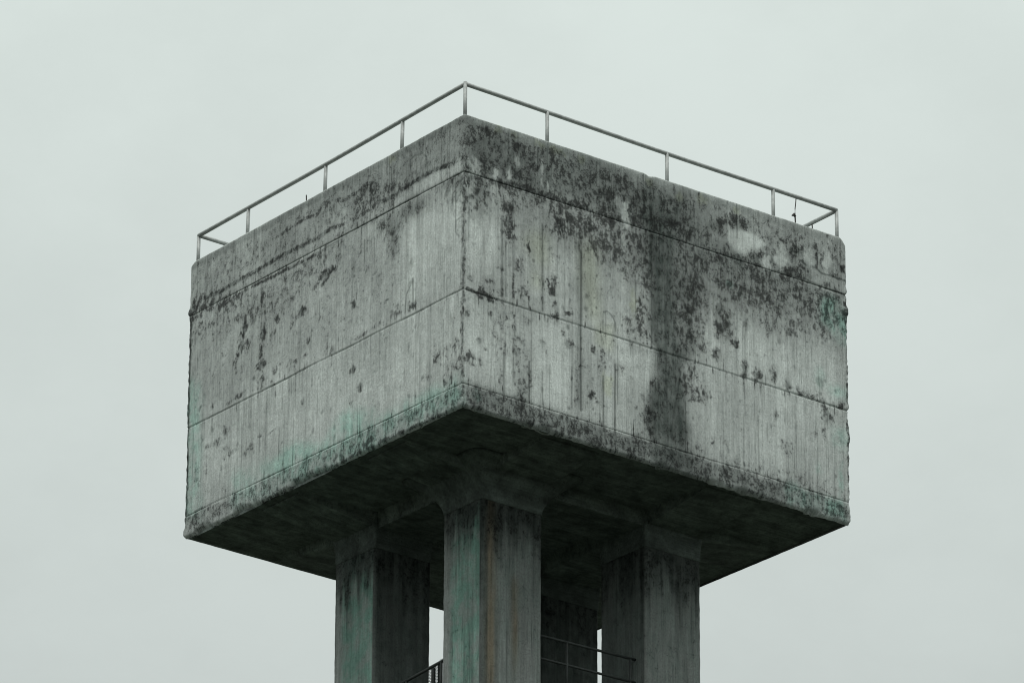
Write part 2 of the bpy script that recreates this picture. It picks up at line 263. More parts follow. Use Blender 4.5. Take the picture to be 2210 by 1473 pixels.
PATCHES=[('s',.22,.13,[(-.01,7.97),(12.01,8.02),(11.99,6.43),(.01,6.43)]),
('d',.22,.18,[(5.18,7.97),(12.01,7.99),(12.02,6.72),(10.02,6.77),(8.44,7.07),(6.02,7.27)]),
('s',.55,.1,[(7.53,7.4),(8.03,7.51),(9.03,7.1),(9.73,6.94),(9.63,6.75),(8.45,6.74),(7.45,6.76),(6.74,6.88)]),
('c',.6,.05,[(9.89,6.82),(10.61,6.82),(11.68,6.8),(11.93,6.67),(11.93,6.53),(11,6.51),(9.97,6.53)]),
('c',.3,.1,[(4.4,6.6),(6.34,6.66),(8.05,6.62),(9.83,6.52),(9.83,6.6),(6.34,6.8),(4.4,6.74)]),
('s',.36,.18,[(2.86,6.25),(4.82,6.28),(6.86,6.31),(6.87,5.91),(5.05,5.47),(3.83,5.08),(1.51,5.59),(.05,5.54),(.01,6.38)]),
('d',.5,.15,[(8.36,6.31),(9.83,6.42),(10.72,6.16),(10.14,6.01),(9.65,5.92),(9.36,5.7),(9.31,5.12),(8.98,5.1),(9.07,5.54),(8.62,5.95)]),
('s',.55,.15,[(7.86,6.49),(9.83,6.42),(11.11,6.12),(10.33,5.85),(9.75,5.82),(9.46,5.4),(9.39,4.9),(8.88,5.08),(8.97,5.57),(8.26,6.08)]),
('c',.35,.21,[(9.55,5.89),(11.68,6.18),(11.71,3.71),(9.49,3.56),(9.27,4.94)]),
('a',.6,.18,[(-.09,4.7),(.54,4.49),(.64,1.17),(.88,.29),(.01,.56)]),
('a',.7,.18,[(6.94,1.55),(8.07,1.19),(8.18,.83),(9.39,.77),(10.7,.86),(12,.79),(12,.07),(10.14,.09),(6.62,-.03),(5.01,.08),(4.2,.2),(3.97,.79),(4.57,1.26),(5.39,1.01),(6.2,.75)]),
('a',.45,.18,[(2.1,1.25),(4.17,.99),(4.2,.07),(2.14,.18)]),
('s',.42,.08,[(-.02,.61),(12,.62),(12.01,0),(-.01,.01)]),
('s',.55,.15,[(12.01,7.91),(19.67,7.86),(19.65,6.47),(16.53,6.47),(14.23,6.49),(12.02,6.43)]),
('s',.4,.18,[(19.67,7.86),(24.94,7.88),(24.92,6.95),(19.66,6.87)]),
('d',.5,.23,[(12.41,7.81),(16.53,7.98),(18.41,7.84),(18.39,6.39),(16.53,6.6),(14.69,6.49),(13.48,6.5),(12.57,6.46),(12.07,6.44),(12.06,7.25)]),
('d',.25,.23,[(18.09,7.82),(20.62,7.92),(20.61,7.13),(18.39,6.39)]),
('s',.62,.15,[(13.18,6.39),(14.69,6.49),(16.38,6.5),(18,6.48),(18,5.83),(16.53,5.69),(15.76,5.68),(15,5.66),(14.69,6.23),(13.78,6.04),(13.56,4.94),(13.26,4.86)]),
('s',.5,.18,[(14.69,5.51),(15.76,5.42),(16.53,5.23),(18,5.11),(18,6.16),(16.37,6.24),(14.84,6.33)]),
('s',.5,.18,[(16.22,7.63),(18.09,7.62),(18.08,6.44),(16.22,6.32)]),
('s',.5,.15,[(17.96,7),(18.95,7.18),(18.97,5.89),(18.88,4.83),(19.45,3.36),(19.31,.75),(18.05,.72),(18.32,3.1),(18.07,5.13)]),
('d',.86,.15,[(17.96,7),(18.95,7.18),(18.97,5.89),(18.88,4.83),(18.97,4.07),(19.06,3.58),(19.45,3.36),(19.16,2.96),(19.3,2.61),(19.33,1.97),(19.33,.76),(18.05,.72),(18.01,1.63),(18.1,2.06),(18.32,2.42),(18.31,3.1),(18.23,3.29),(18.07,3.83),(18.07,5.13),(17.99,6.15)]),
('d',.45,.18,[(17.85,7.43),(19.19,7.53),(19.18,6.21),(17.93,6.4)]),
('d',.38,.18,[(18.89,5.35),(19.61,5.41),(19.62,3.47),(19.15,3.41),(18.92,4.06)]),
('s',.65,.13,[(18.87,6.65),(19.49,6.3),(19.72,5.05),(19.62,3.47),(18.92,3.47)]),
('d',.35,.13,[(18.05,.68),(19.33,.76),(19.59,.25),(18.2,.21)]),
('s',.6,.13,[(19.33,5.99),(19.96,5.64),(20.11,4.63),(19.62,3.72),(19.32,4.16)]),
('s',.78,.12,[(20.4,4.97),(20.87,4.94),(21.02,4.09),(20.73,4.08),(20.34,3.98),(20.18,4.52)]),
('c',.85,.09,[(20.74,7.16),(21.26,7.36),(21.9,7.37),(22.14,7.24),(21.89,6.94),(21.33,6.66),(21.01,6.64),(20.74,6.83)]),
('s',.85,.13,[(20.3,7.3),(21.1,7.76),(21.58,7.65),(21.45,7.4),(20.69,7.2)]),
('s',.6,.23,[(19.5,6.56),(21.24,6.57),(23.34,6.53),(24.9,6.41),(24.93,5.63),(23.89,5.49),(22.83,5.54),(21.87,5.42),(20.59,5.67),(19.49,5.64)]),
('d',.3,.26,[(19.66,6.87),(21.57,6.59),(23.5,6.51),(24.9,6.41),(24.9,6.15),(22.85,6.14),(21.24,5.98),(19.65,5.95)]),
('s',.35,.26,[(19.33,5.47),(21.23,5.71),(23.64,5.43),(24.93,5.63),(24.91,4.84),(22.82,4.56),(20.59,5.15)]),
('a',.8,.13,[(24.01,6.05),(24.23,6.24),(24.9,6.15),(24.94,5.04),(24.45,5.04),(24.29,5.46),(23.89,5.49)]),
('a',.55,.13,[(23.77,4.02),(24.02,4.08),(24.01,3.62),(24.25,3.75),(24.89,3.85),(24.88,3.52),(24.25,3.49),(23.76,3.63)]),
('a',.5,.13,[(24.31,2.59),(24.91,2.62),(24.93,2.1),(24.38,2.09)]),
('a',.75,.1,[(22.71,.58),(23.06,.67),(23.22,.52),(24.34,.6),(24.76,.64),(24.75,.06),(23.69,.12),(22.73,.08)]),
('s',.42,.18,[(19.28,.87),(21.16,.96),(24.84,1.05),(24.89,.64),(22.1,.56),(19.28,.62)]),
('d',.4,.08,[(13.67,1.39),(14.14,1.64),(14.15,.6),(13.67,.63)]),
('d',.32,.08,[(15.61,5.76),(15.88,5.77),(15.88,.89),(15.64,.89)]),
('o',.55,.21,[(13.78,5.11),(14.09,5.41),(14.77,5.53),(14.77,4.55),(14.27,4.41),(14.16,4.98),(13.79,4.91)]),
('o',.5,.15,[(14.24,4.2),(14.51,4.27),(14.51,3.85),(14.24,3.78)]),
('o',.7,.26,[(15.85,5.38),(16.22,5.61),(16.45,4.69),(16.46,3.54),(16.06,3.43),(15.85,4.02)]),
('o',.45,.1,[(16.25,3.35),(16.98,3.54),(16.9,2.75),(16.25,2.77)]),
('s',.5,.08,[(12.03,.63),(24.89,.61),(24.91,.04),(12.01,-.01)]),
('d',.42,.18,[(12.18,.55),(19.59,.57),(22.74,.53),(22.73,.01),(19.28,.04),(12.18,-.01)]),
('d',.2,.13,[(12.03,.63),(24.89,.6),(24.91,.04),(12.01,-.01)]),
('c',.35,.21,[(14.24,3.07),(15.45,3.01),(15.61,2.67),(15.61,1.01),(14.25,.78)]),
('c',.4,.18,[(16.36,1.08),(16.52,3.17),(17.91,3.02),(17.97,.86),(16.36,.82)]),
('c',.35,.15,[(12.21,5.22),(13.11,5.33),(13.12,3.79),(12.22,3.68)]),
('c',.3,.18,[(15,4.82),(15.61,5.24),(15.61,3.56),(15.15,3.57)]),
('d',.16,.26,[(-.01,7.94),(12.01,7.99),(11.99,6.48),(.01,6.51)]),
('d',.1,.51,[(-.23,6.46),(4,6.23),(3.37,.46),(.03,.42)]),
('d',.3,.31,[(17.78,7.67),(19.98,7.75),(19.97,6.16),(19.64,5.29),(17.76,5.05)]),
('s',.35,.31,[(19.03,6.96),(24.92,6.95),(24.87,4.82),(21.85,4.57),(19.17,4.9)]),
('d',.22,.31,[(19.03,6.96),(24.92,7.21),(24.88,5.35),(21.86,4.96),(19.17,4.9)]),
('d',.25,.23,[(18.86,5.34),(19.8,5.33),(19.7,3.23),(19.15,3.08)]),
('s',.3,.31,[(12.02,6.46),(17.93,6.4),(17.92,4.83),(15,5.34),(12.14,5.19)]),
('s',.25,.26,[(12.58,5.19),(17.92,5.61),(17.91,3.02),(12.6,2.88)]),
('s',.22,.26,[(12.16,2.76),(17.9,2.89),(17.89,.84),(12.17,.87)]),
('s',.18,.26,[(19.46,3.29),(24.82,3.11),(24.77,.77),(19.44,.85)]),
('s',.16,.26,[(.03,7.06),(6.04,6.59),(11.97,6.07),(12,3.49),(.11,3.48)]),
('c',.3,.31,[(19.62,3.21),(24.82,3.05),(24.77,1.03),(19.6,1.02)]),
('c',.3,.31,[(21.22,4.92),(24.12,4.89),(24.08,3.45),(21.2,3.49)]),
('d',.18,.21,[(12.01,7.89),(19.67,7.79),(19.66,6.87),(12.02,6.52)]),
('d',.22,.26,[(12.01,7.91),(24.94,7.91),(24.92,6.95),(19.65,6.34),(16.53,6.54),(12.02,6.33)]),
('s',.22,.26,[(12.01,7.91),(24.94,7.91),(24.92,6.95),(19.65,6.34),(16.53,6.54),(12.02,6.33)]),
('d',.15,.31,[(12.58,6.22),(17.93,6.4),(19.65,6.34),(24.9,6.41),(24.89,5.75),(19.64,5.29),(16.53,5.1),(12.58,5.45)]),
('d',.4,.21,[(18.24,2.72),(19.24,3.04),(19.38,.73),(18.11,.7)]),
('d',.5,.15,[(18.11,.7),(19.38,.73),(19.52,-.09),(18.38,-.06)]),
('c',.5,.26,[(12.3,2.87),(13.5,2.87),(15.45,2.88),(15.61,1.01),(14.25,.91),(12.25,1.01)]),
('c',.4,.31,[(9.25,6.13),(11.69,6.04),(11.81,3.68),(9.3,3.63)]),
('c',.35,.38,[(.53,3.62),(11.81,3.55),(11.84,1),(.64,1.17)]),
('d',.3,.23,[(18.2,.21),(19.43,.21),(19.58,-.2),(18.42,-.17)]),
('s',.35,.1,[(12,.62),(24.89,.61),(24.91,.04),(12.01,-.01)]),
('s',.25,.1,[(-.02,.61),(12,.62),(12.01,-.01),(-.01,.03)]),
('d',.16,.1,[(12,.62),(24.89,.61),(24.91,.04),(12.01,-.01)]),
('d',.12,.1,[(-.02,.61),(12,.62),(12.01,-.01),(-.01,.03)]),
('s',.25,.18,[(-.01,7.94),(12.01,7.99),(11.99,6.48),(.01,6.51)]),
('s',.14,.38,[(-.12,6.42),(11.97,6.4),(12,.62),(-.02,.61)]),
('d',.4,.23,[(18.09,7.82),(19.11,7.84),(19.11,6.98),(18.01,6.81)]),
('c',.6,.04,[(20.84,7.15),(21.29,7.33),(21.71,7.33),(22.03,7.24),(21.83,7),(21.33,6.72),(21.09,6.75)]),
('c',.5,.04,[(22.41,7.08),(22.74,7.23),(22.81,6.92),(22.66,6.64),(22.47,6.7)]),
('c',.45,.04,[(23.4,7.28),(23.71,7.32),(23.79,7.02),(23.58,7.02)]),
('c',.4,.05,[(17.07,6.56),(17.34,6.96),(17.49,6.54),(17.3,6.38)]),
('c',.35,.05,[(14.85,1.83),(15.48,1.87),(15.55,1.12),(14.7,1.09)]),
('c',.35,.05,[(17.29,2.92),(18.03,2.92),(17.93,2.12),(17.28,2.15)]),
('c',.3,.05,[(12.14,4.94),(13.03,4.99),(13.01,3.89),(12.18,3.79)])]

DU = 0.02
UU = np.arange(-0.2, U_TOT + 0.2, DU)
VV = np.arange(-0.1, H + 0.12, DU)
GU, GV = np.meshgrid(UU, VV)
RAG1 = fbm(GU * 7, GV * 5, 3) - .5
RAG2 = fbm(GU * 16, GV * 12, 11) - .5
WU = (fbm(GU * 2.2, GV * 1.6, 21) - .5) * .34 + RAG2 * .12
WV = (fbm(GU * 2.2, GV * 1.6, 31) - .5) * .34 + RAG2 * .12
CH = {k: np.zeros_like(GU) for k in 'sdaocl'}


def win(u0, u1, v0, v1):
    i0 = max(0, int((v0 - VV[0]) / DU)); i1 = min(len(VV), int((v1 - VV[0]) / DU) + 2)
    j0 = max(0, int((u0 - UU[0]) / DU)); j1 = min(len(UU), int((u1 - UU[0]) / DU) + 2)
    return slice(i0, i1), slice(j0, j1)


def lay(ch, w, val):
    CH[ch][w] = 1 - (1 - CH[ch][w]) * (1 - np.clip(val, 0, 1))


def box(a, r):
    if r < 1: return a
    for ax in (0, 1):
        p = np.pad(a, [(r + 1, r) if i == ax else (0, 0) for i in (0, 1)], mode='edge').cumsum(axis=ax)
        n = a.shape[ax]
        a = (np.take(p, range(2 * r + 1, 2 * r + 1 + n), axis=ax) - np.take(p, range(0, n), axis=ax)) / (2 * r + 1)
    return a


for ch, d, pts in BLOBS:
    for u, v, ru, rv in pts:
        w = win(u - 2 * ru - .05, u + 2 * ru + .05, v - 2 * rv - .05, v + 2 * rv + .05)
        q = np.sqrt(((GU[w] - u) / ru) ** 2 + ((GV[w] - v) / rv) ** 2) + RAG1[w] * 1.5 + RAG2[w] * 1.6
        lay(ch, w, d * (1 - sstep(q, .45, 1.35)))
for ch, d, wd, pts in LINES:
    for (u0, v0), (u1, v1) in zip(pts[:-1], pts[1:]):
        k = max(wd * 1.6, .03)
        w = win(min(u0, u1) - k * 1.5, max(u0, u1) + k * 1.5, min(v0, v1) - k, max(v0, v1) + k)
        X = (GU[w] - u0) * .75; Y = GV[w] - v0
        dx, dy = (u1 - u0) * .75, v1 - v0
        t = np.clip((X * dx + Y * dy) / (dx * dx + dy * dy + 1e-9), 0, 1)
        q = np.hypot(X - t * dx, Y - t * dy) / max(wd * .5, .014) + RAG2[w] * 1.2 * (wd > .045)
        CH[ch][w] = np.maximum(CH[ch][w], d * (1 - sstep(q, .5, 1.5)) * (1 if ch == 'l' else .55 + .9 * np.clip(RAG1[w] + .5, 0, 1)))
for ch, d, soft, pts in PATCHES:
    us = [p[0] for p in pts]; vs = [p[1] for p in pts]
    k = soft + .35
    w = win(min(us) - k, max(us) + k, min(vs) - k, max(vs) + k)
    X = GU[w] + WU[w] * min(1.4, .25 + soft * 5); Y = GV[w] + WV[w] * min(1.4, .25 + soft * 5)
    ins = np.zeros(X.shape, bool)
    for (x0, y0), (x1, y1) in zip(pts, pts[1:] + pts[:1]):
        if y0 == y1: continue
        c = ((y0 > Y) != (y1 > Y)) & (X < (x1 - x0) * (Y - y0) / (y1 - y0) + x0)
        ins ^= c
    val = box(box(ins.astype(float), int(soft / DU * .8)), int(soft / DU * .8))
    if ch in 'sd': val = np.clip(val + RAG1[w] * .5 * val * (1.6 - val), 0, 1)
    lay(ch, w, d * val)

# shutter-board joints: thin upright lines of uneven length and strength
rs = np.random.RandomState(7)
for lift, (va, vb) in enumerate(((0.0, J3), (J3, J2), (J2, J1), (J1, H))):
    u = 0.1
    while u < U_TOT:
        u += rs.choice([.12, .16, .2, .27, .34]) * rs.uniform(.7, 1.3)
        st = rs.choice([.1, .2, .32, .5, .75], p=[.25, .3, .25, .13, .07])
        a = rs.uniform(va, vb - .2) if rs.rand() < .45 else va
        b_ = min(vb, a + rs.uniform(.4, 3.2))
        w = win(u - .05, u + .05, a, b_)
        q = np.abs(GU[w] - u + (vnoise(GV[w] * .9, GV[w] * 0 + u, 5) - .5) * .02) / .013
        CH['l'][w] = np.maximum(CH['l'][w], st * (1 - sstep(q, .4, 1.6)) * sstep(vnoise(GV[w] * 2.5, GV[w] * 0 + u * 9, 6), .15, .5))
# short drips hanging from and climbing to the pour joints
for J in (J1, J2, J3):
    for k in range(120):
        u = rs.uniform(.1, U_TOT - .1); ln = rs.uniform(.05, .45) * (rs.rand() < .8); up = 1 if rs.rand() < .6 else -1
        w = win(u - .05, u + .05, min(J, J + up * ln), max(J, J + up * ln))
        q = np.abs(GU[w] - u) / .02; f = 1 - np.abs(GV[w] - J) / (ln + .02)
        CH['s'][w] = np.maximum(CH['s'][w], .8 * (1 - sstep(q, .4, 1.5)) * sstep(f, 0, .5))
# runs of dirt that start at a joint or the rim and thin out downwards
for k in range(170):
    u = rs.uniform(.2, U_TOT - .2); v0 = rs.choice([H - .05, J1, J2], p=[.25, .5, .25]); ln = rs.uniform(.4, 2.6) * rs.uniform(.4, 1); wd = rs.uniform(.018, .05)
    w = win(u - .15, u + .15, v0 - ln, v0)
    f = np.clip((v0 - GV[w]) / ln, 0, 1)
    q = np.abs(GU[w] - u + (vnoise(GV[w] * 1.3, GV[w] * 0 + u, 15) - .5) * .05) / (wd * (1.15 - f))
    st = rs.uniform(.25, .8)
    val = (1 - sstep(q, .3, 1.4)) * (1 - f ** 2) * sstep(vnoise(GV[w] * 4, GV[w] * 0 + u * 7, 16), .1, .6)
    CH['s'][w] = np.maximum(CH['s'][w], st * val); CH['d'][w] = np.maximum(CH['d'][w], .5 * st * val)
# bug holes and single lichen spots
for k in range(900):
    u = rs.uniform(0, U_TOT); v = rs.uniform(.1, J1); r = rs.choice([.02, .03, .04, .06], p=[.5, .3, .15, .05])
    w = win(u - 3 * r, u + 3 * r, v - 3 * r, v + 3 * r)
    q = np.hypot(GU[w] - u, (GV[w] - v) * .7) / r + RAG2[w]
    CH['d'][w] = np.maximum(CH['d'][w], rs.uniform(.3, .75) * (1 - sstep(q, .5, 1.3)))

CH['s'] *= 1 - .85 * CH['c']
CH['d'] *= 1 - .8 * CH['c']


def sample(A, U, V):
    x = np.clip((U - UU[0]) / DU, 0, len(UU) - 1.001); y = np.clip((V - VV[0]) / DU, 0, len(VV) - 1.001)
    i = x.astype(int); j = y.astype(int); fx = x - i; fy = y - j
    return (A[j, i] * (1 - fx) + A[j, i + 1] * fx) * (1 - fy) + (A[j + 1, i] * (1 - fx) + A[j + 1, i + 1] * fx) * fy


# ------------------------------------------------------------------ materials
def new_mat(name):
    m = bpy.data.materials.new(name); m.use_nodes = True
    m.node_tree.nodes.clear()
    gg = NG(m.node_tree)
    p = gg.n('ShaderNodeBsdfPrincipled'); o = gg.n('ShaderNodeOutputMaterial')
    m.node_tree.links.new(p.outputs[0], o.inputs[0])
    p.inputs['Roughness'].default_value = .9
    p.inputs['Specular IOR Level'].default_value = .25
    return m, gg, p


def concrete(name, base=(0.485, 0.520, 0.502), coords='attr', lum=1.0, boards=1.0, spots=.11, och=(.99, 1.0, .82), alg=(.72, 1.12, 1.0), mott=0.0):
    m, q, p = new_mat(name)
    if coords == 'attr':
        v = q.attr('fuv', True)
        ch = {k: q.attr(n) for k, n in dict(s='lichen', d='soot_shade', a='algae', o='ochre', c='clean', l='boardline').items()}
    else:
        t = q.n('ShaderNodeTexCoord'); v = t.outputs['Object']
        ch = {k: 0.0 for k in 'sdaocl'}
    big = q.noise(v, (.55, .45, .55), 5, .55)
    med = q.noise(v, (4.2, 3.2, 4.2), 4, .6)
    clump = q.noise(v, (2.3, 1.7, 2.3), 4, .62)
    grain = q.noise(v, (17, .8, 17), 4, .65)
    hair = q.noise(v, (9, .16, 9), 3, .6)
    hairm = q.noise(v, (3.5, .6, 3.5), 3, .55)
    wash = q.noise(v, (5.5, .32, 5.5), 4, .6)
    fine = q.noise(v, (15, 14, 15), 4, .7)
    dots = q.noise(v, (8, 6, 8), 2, .55)
    brk = q.noise(v, (6.5, 4, 6.5), 4, .65)
    pix = q.noise(v, (25, 23, 25), 3, .65)
    sepv = q.n('ShaderNodeSeparateXYZ'); q.put(sepv.inputs[0], v)
    wn = q.n('ShaderNodeTexWhiteNoise', noise_dimensions='1D')
    q.put(wn.inputs['W'], q.m('FLOOR', q.mul(sepv.outputs[0], 6.3)))
    tone = q.mul(q.rng(big, .28, .72, .78, 1.18, False), q.rng(med, .3, .7, .92, 1.08, False))
    tone = q.mul(tone, q.rng(grain, .3, .7, 1 - .16 * boards, 1 + .14 * boards, False))
    tone = q.mul(tone, q.rng(wash, .3, .7, .90, 1.09, False))
    tone = q.mul(tone, q.rng(wn.outputs[0], 0, 1, 1 - .09 * boards, 1 + .09 * boards, False))
    tone = q.mul(tone, q.mul(q.rng(fine, .3, .7, .80, 1.14, False), q.m('MULTIPLY_ADD', q.mul(q.sub(pix, .5), q.rng(brk, .35, .65, .5, 2.1, False)), 1.0, 1.0)))
    tone = q.mul(tone, q.m('MULTIPLY_ADD', ch['c'], .32, lum))
    if mott: tone = q.mul(tone, q.mul(q.rng(clump, .3, .7, 1 - mott, 1 + mott, False), q.rng(dots, .3, .7, 1 - .5 * mott, 1 + .5 * mott, False)))
    sc = q.n('ShaderNodeVectorMath', operation='SCALE'); sc.inputs[0].default_value = base; q.put(sc.inputs[3], tone)
    col = sc.outputs[0]
    # tints
    am = q.mul(ch['a'], q.rng(clump, .38, .60, .30, 1.0)) if coords == 'attr' else 0.0
    col = q.mix(am, col, alg, 'MULTIPLY')
    col = q.mix(ch['o'], col, och, 'MULTIPLY')
    # soot: soft stain, and shade painted on the pillars
    sd = q.mul(q.mul(ch['d'], q.rng(med, .25, .75, .80, 1.12, False)), q.rng(wash, .3, .7, .82, 1.12, False)) if coords == 'attr' else 0.0
    col = q.mix(q.m('MINIMUM', sd, 1.0), col, (.135, .158, .149), 'MULTIPLY')
    col = q.mix(ch['l'], col, (.14, .16, .15), 'MULTIPLY')
    hl = q.mul(q.rng(q.m('ABSOLUTE', q.sub(hair, .5)), .0, .022, 1.0, 0.0), q.mul(q.rng(hairm, .45, .64, 0, .75), q.rng(clump, .35, .6, .35, 1.0)))
    col = q.mix(q.mul(hl, min(1.0, boards)), col, (.28, .30, .29), 'MULTIPLY')
    # lichen: density decides how many of the fine dots turn black; a grey film lies under them
    cs = q.mul(ch['s'], q.mul(q.rng(clump, .32, .68, .5, 1.25, False), q.rng(brk, .34, .62, .30, 1.25, False))) if coords == 'attr' else 0.0
    film = q.sub(1.0, q.m('MINIMUM', q.mul(cs, q.rng(med, .3, .7, .30, .60, False)), .60)) if coords == 'attr' else 1.0
    fs = q.n('ShaderNodeVectorMath', operation='SCALE'); q.put(fs.inputs[0], col); q.put(fs.inputs[3], film)
    col = fs.outputs[0]
    dens = q.add(q.mul(cs, .70), spots) if coords == 'attr' else spots
    nn = q.rng(q.add(q.mul(fine, .40), q.add(q.mul(dots, .22), q.mul(pix, .38))), .36, .64, 0, 1, False)
    spk = q.rng(q.sub(nn, q.sub(1.0, dens)), -.11, .13)
    dk = q.n('ShaderNodeVectorMath', operation='SCALE'); q.put(dk.inputs[0], col); q.put(dk.inputs[3], q.rng(pix, .3, .7, .06, .34, False))
    col = q.mix(q.mul(spk, .93), col, dk.outputs[0])
    q.put(p.inputs['Base Color'], col)
    bp = q.n('ShaderNodeBump'); bp.inputs['Strength'].default_value = .55; bp.inputs['Distance'].default_value = .02
    hgt = q.add(q.mul(fine, .6), q.add(q.mul(grain, .35 * boards), q.mul(med, .5)))
    q.put(bp.inputs['Height'], q.sub(hgt, q.mul(spk, -.15)))
    m.node_tree.links.new(bp.outputs[0], p.inputs['Normal'])
    return m


M_WALL = concrete('weathered_concrete')
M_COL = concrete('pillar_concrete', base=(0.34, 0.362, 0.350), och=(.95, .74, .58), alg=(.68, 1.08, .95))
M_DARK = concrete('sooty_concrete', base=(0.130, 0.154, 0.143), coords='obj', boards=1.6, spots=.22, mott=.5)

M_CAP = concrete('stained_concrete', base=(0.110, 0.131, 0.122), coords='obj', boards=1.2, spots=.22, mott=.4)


def galvanised(name, base, rough=.55):
    m, q, p = new_mat(name)
    t = q.n('ShaderNodeTexCoord'); v = t.outputs['Object']
    a = q.noise(v, (7, 7, 7), 4, .6); b = q.noise(v, (40, 40, 9), 3, .6)
    tone = q.mul(q.rng(a, .3, .7, .78, 1.18, False), q.rng(b, .3, .7, .88, 1.1, False))
    sc = q.n('ShaderNodeVectorMath', operation='SCALE'); sc.inputs[0].default_value = base; q.put(sc.inputs[3], tone)
    rust = q.rng(q.noise(v, (3, 3, 5), 5, .65), .62, .75)
    q.put(p.inputs['Base Color'], q.mix(q.mul(rust, .5), sc.outputs[0], (.11, .085, .065)))
    p.inputs['Roughness'].default_value = rough
    p.inputs['Metallic'].default_value = .25
    return m


M_RAIL = galvanised('galvanised_pipe', (.36, .38, .37))
M_RAIL2 = galvanised('dark_painted_steel', (.055, .062, .06), .6)
M_MESH = galvanised('steel_mesh', (.30, .32, .31))
M_REBAR = galvanised('rusty_bar', (.06, .058, .055), .8)


# ------------------------------------------------------------------ mesh helpers
def link(name, me, mat, parent=None):
    o = bpy.data.objects.new(name, me); COL.objects.link(o)
    if mat: me.materials.append(mat)
    if parent: o.parent = parent
    return o


def thing(name, label, cat, loc=(0, 0, 0)):
    o = bpy.data.objects.new(name, None); COL.objects.link(o)
    o.location = loc; o['label'] = label; o['category'] = cat
    o.empty_display_size = .3
    return o


class MB:
    def __init__(s): s.v = []; s.f = []
    def tube(s, pts, r, n=14, caps=True):
        pts = [Vector(p) for p in pts]
        rr = r if isinstance(r, (list, tuple)) else [r] * len(pts)
        b0 = len(s.v)
        for i, p in enumerate(pts):
            d = (pts[min(i + 1, len(pts) - 1)] - pts[max(i - 1, 0)]).normalized()
            a = d.cross(Vector((0, 0, 1)))
            if a.length < 1e-3: a = Vector((1, 0, 0))
            a.normalize(); b = d.cross(a)
            for k in range(n):
                t = 2 * math.pi * k / n
                s.v.append(p + (a * math.cos(t) + b * math.sin(t)) * rr[i])
        for i in range(len(pts) - 1):
            for k in range(n):
                A = b0 + i * n + k; B = b0 + i * n + (k + 1) % n
                s.f.append((A, B, B + n, A + n))
        if caps:
            s.f.append(tuple(b0 + k for k in range(n))[::-1])
            s.f.append(tuple(b0 + (len(pts) - 1) * n + k for k in range(n)))
    def box(s, lo, hi):
        b = len(s.v); (x0, y0, z0), (x1, y1, z1) = lo, hi
        s.v += [Vector(q) for q in ((x0, y0, z0), (x1, y0, z0), (x1, y1, z0), (x0, y1, z0), (x0, y0, z1), (x1, y0, z1), (x1, y1, z1), (x0, y1, z1))]
        s.f += [tuple(b + i for i in q) for q in ((0, 3, 2, 1), (4, 5, 6, 7), (0, 1, 5, 4), (1, 2, 6, 5), (2, 3, 7, 6), (3, 0, 4, 7))]
    def loft(s, rings):
        b = len(s.v); n = len(rings[0])
        for r in rings: s.v += [Vector(p) for p in r]
        for i in range(len(rings) - 1):
            for k in range(n):
                A = b + i * n + k; B = b + i * n + (k + 1) % n
                s.f.append((A, B, B + n, A + n))
        s.f.append(tuple(b + k for k in range(n))[::-1]); s.f.append(tuple(b + (len(rings) - 1) * n + k for k in range(n)))
    def build(s, name, mat, parent=None, smooth=False):
        me = bpy.data.meshes.new(name)
        me.from_pydata([tuple(v) for v in s.v], [], s.f); me.update()
        import bmesh
        bm = bmesh.new(); bm.from_mesh(me); bmesh.ops.recalc_face_normals(bm, faces=bm.faces); bm.to_mesh(me); bm.free()
        if smooth:
            me.polygons.foreach_set('use_smooth', [len(p.vertices) == 4 for p in me.polygons])
        return link(name, me, mat, parent)


def grid_ring(name, P, attrs, fuv, mat, parent, cap0=True, cap1=True):
    """closed ring: P[row, col, 3]; rows go up, columns go round"""
    nr, nc = P.shape[:2]
    idx = np.arange(nr * nc).reshape(nr, nc)
    a = idx[:-1]; b = np.roll(idx, -1, 1)[:-1]; c = np.roll(idx, -1, 1)[1:]; d = idx[1:]
    quads = np.stack([a, b, c, d], -1).reshape(-1, 4)
    me = bpy.data.meshes.new(name)
    nq = len(quads)
    loops = [quads.ravel()]; starts = [np.arange(nq) * 4]; k = nq * 4
    if cap0: loops.append(idx[0][::-1]); starts.append([k]); k += nc
    if cap1: loops.append(idx[-1]); starts.append([k]); k += nc
    loops = np.concatenate(loops); starts = np.concatenate(starts)
    me.vertices.add(nr * nc); me.vertices.foreach_set('co', P.astype(np.float32).ravel())
    me.loops.add(len(loops)); me.loops.foreach_set('vertex_index', loops.astype(np.int32))
    me.polygons.add(len(starts)); me.polygons.foreach_set('loop_start', starts.astype(np.int32))
    me.update(calc_edges=True); me.validate()
    for k_, A in attrs.items():
        at = me.attributes.new(k_, 'FLOAT', 'POINT'); at.data.foreach_set('value', A.astype(np.float32).ravel())
    at = me.attributes.new('fuv', 'FLOAT_VECTOR', 'POINT'); at.data.foreach_set('vector', fuv.astype(np.float32).ravel())
    return link(name, me, mat, parent)


# ------------------------------------------------------------------ the water tower
tower = thing('water_tower', 'weathered grey concrete water tower, a square stained tank on four square pillars', 'water tower')

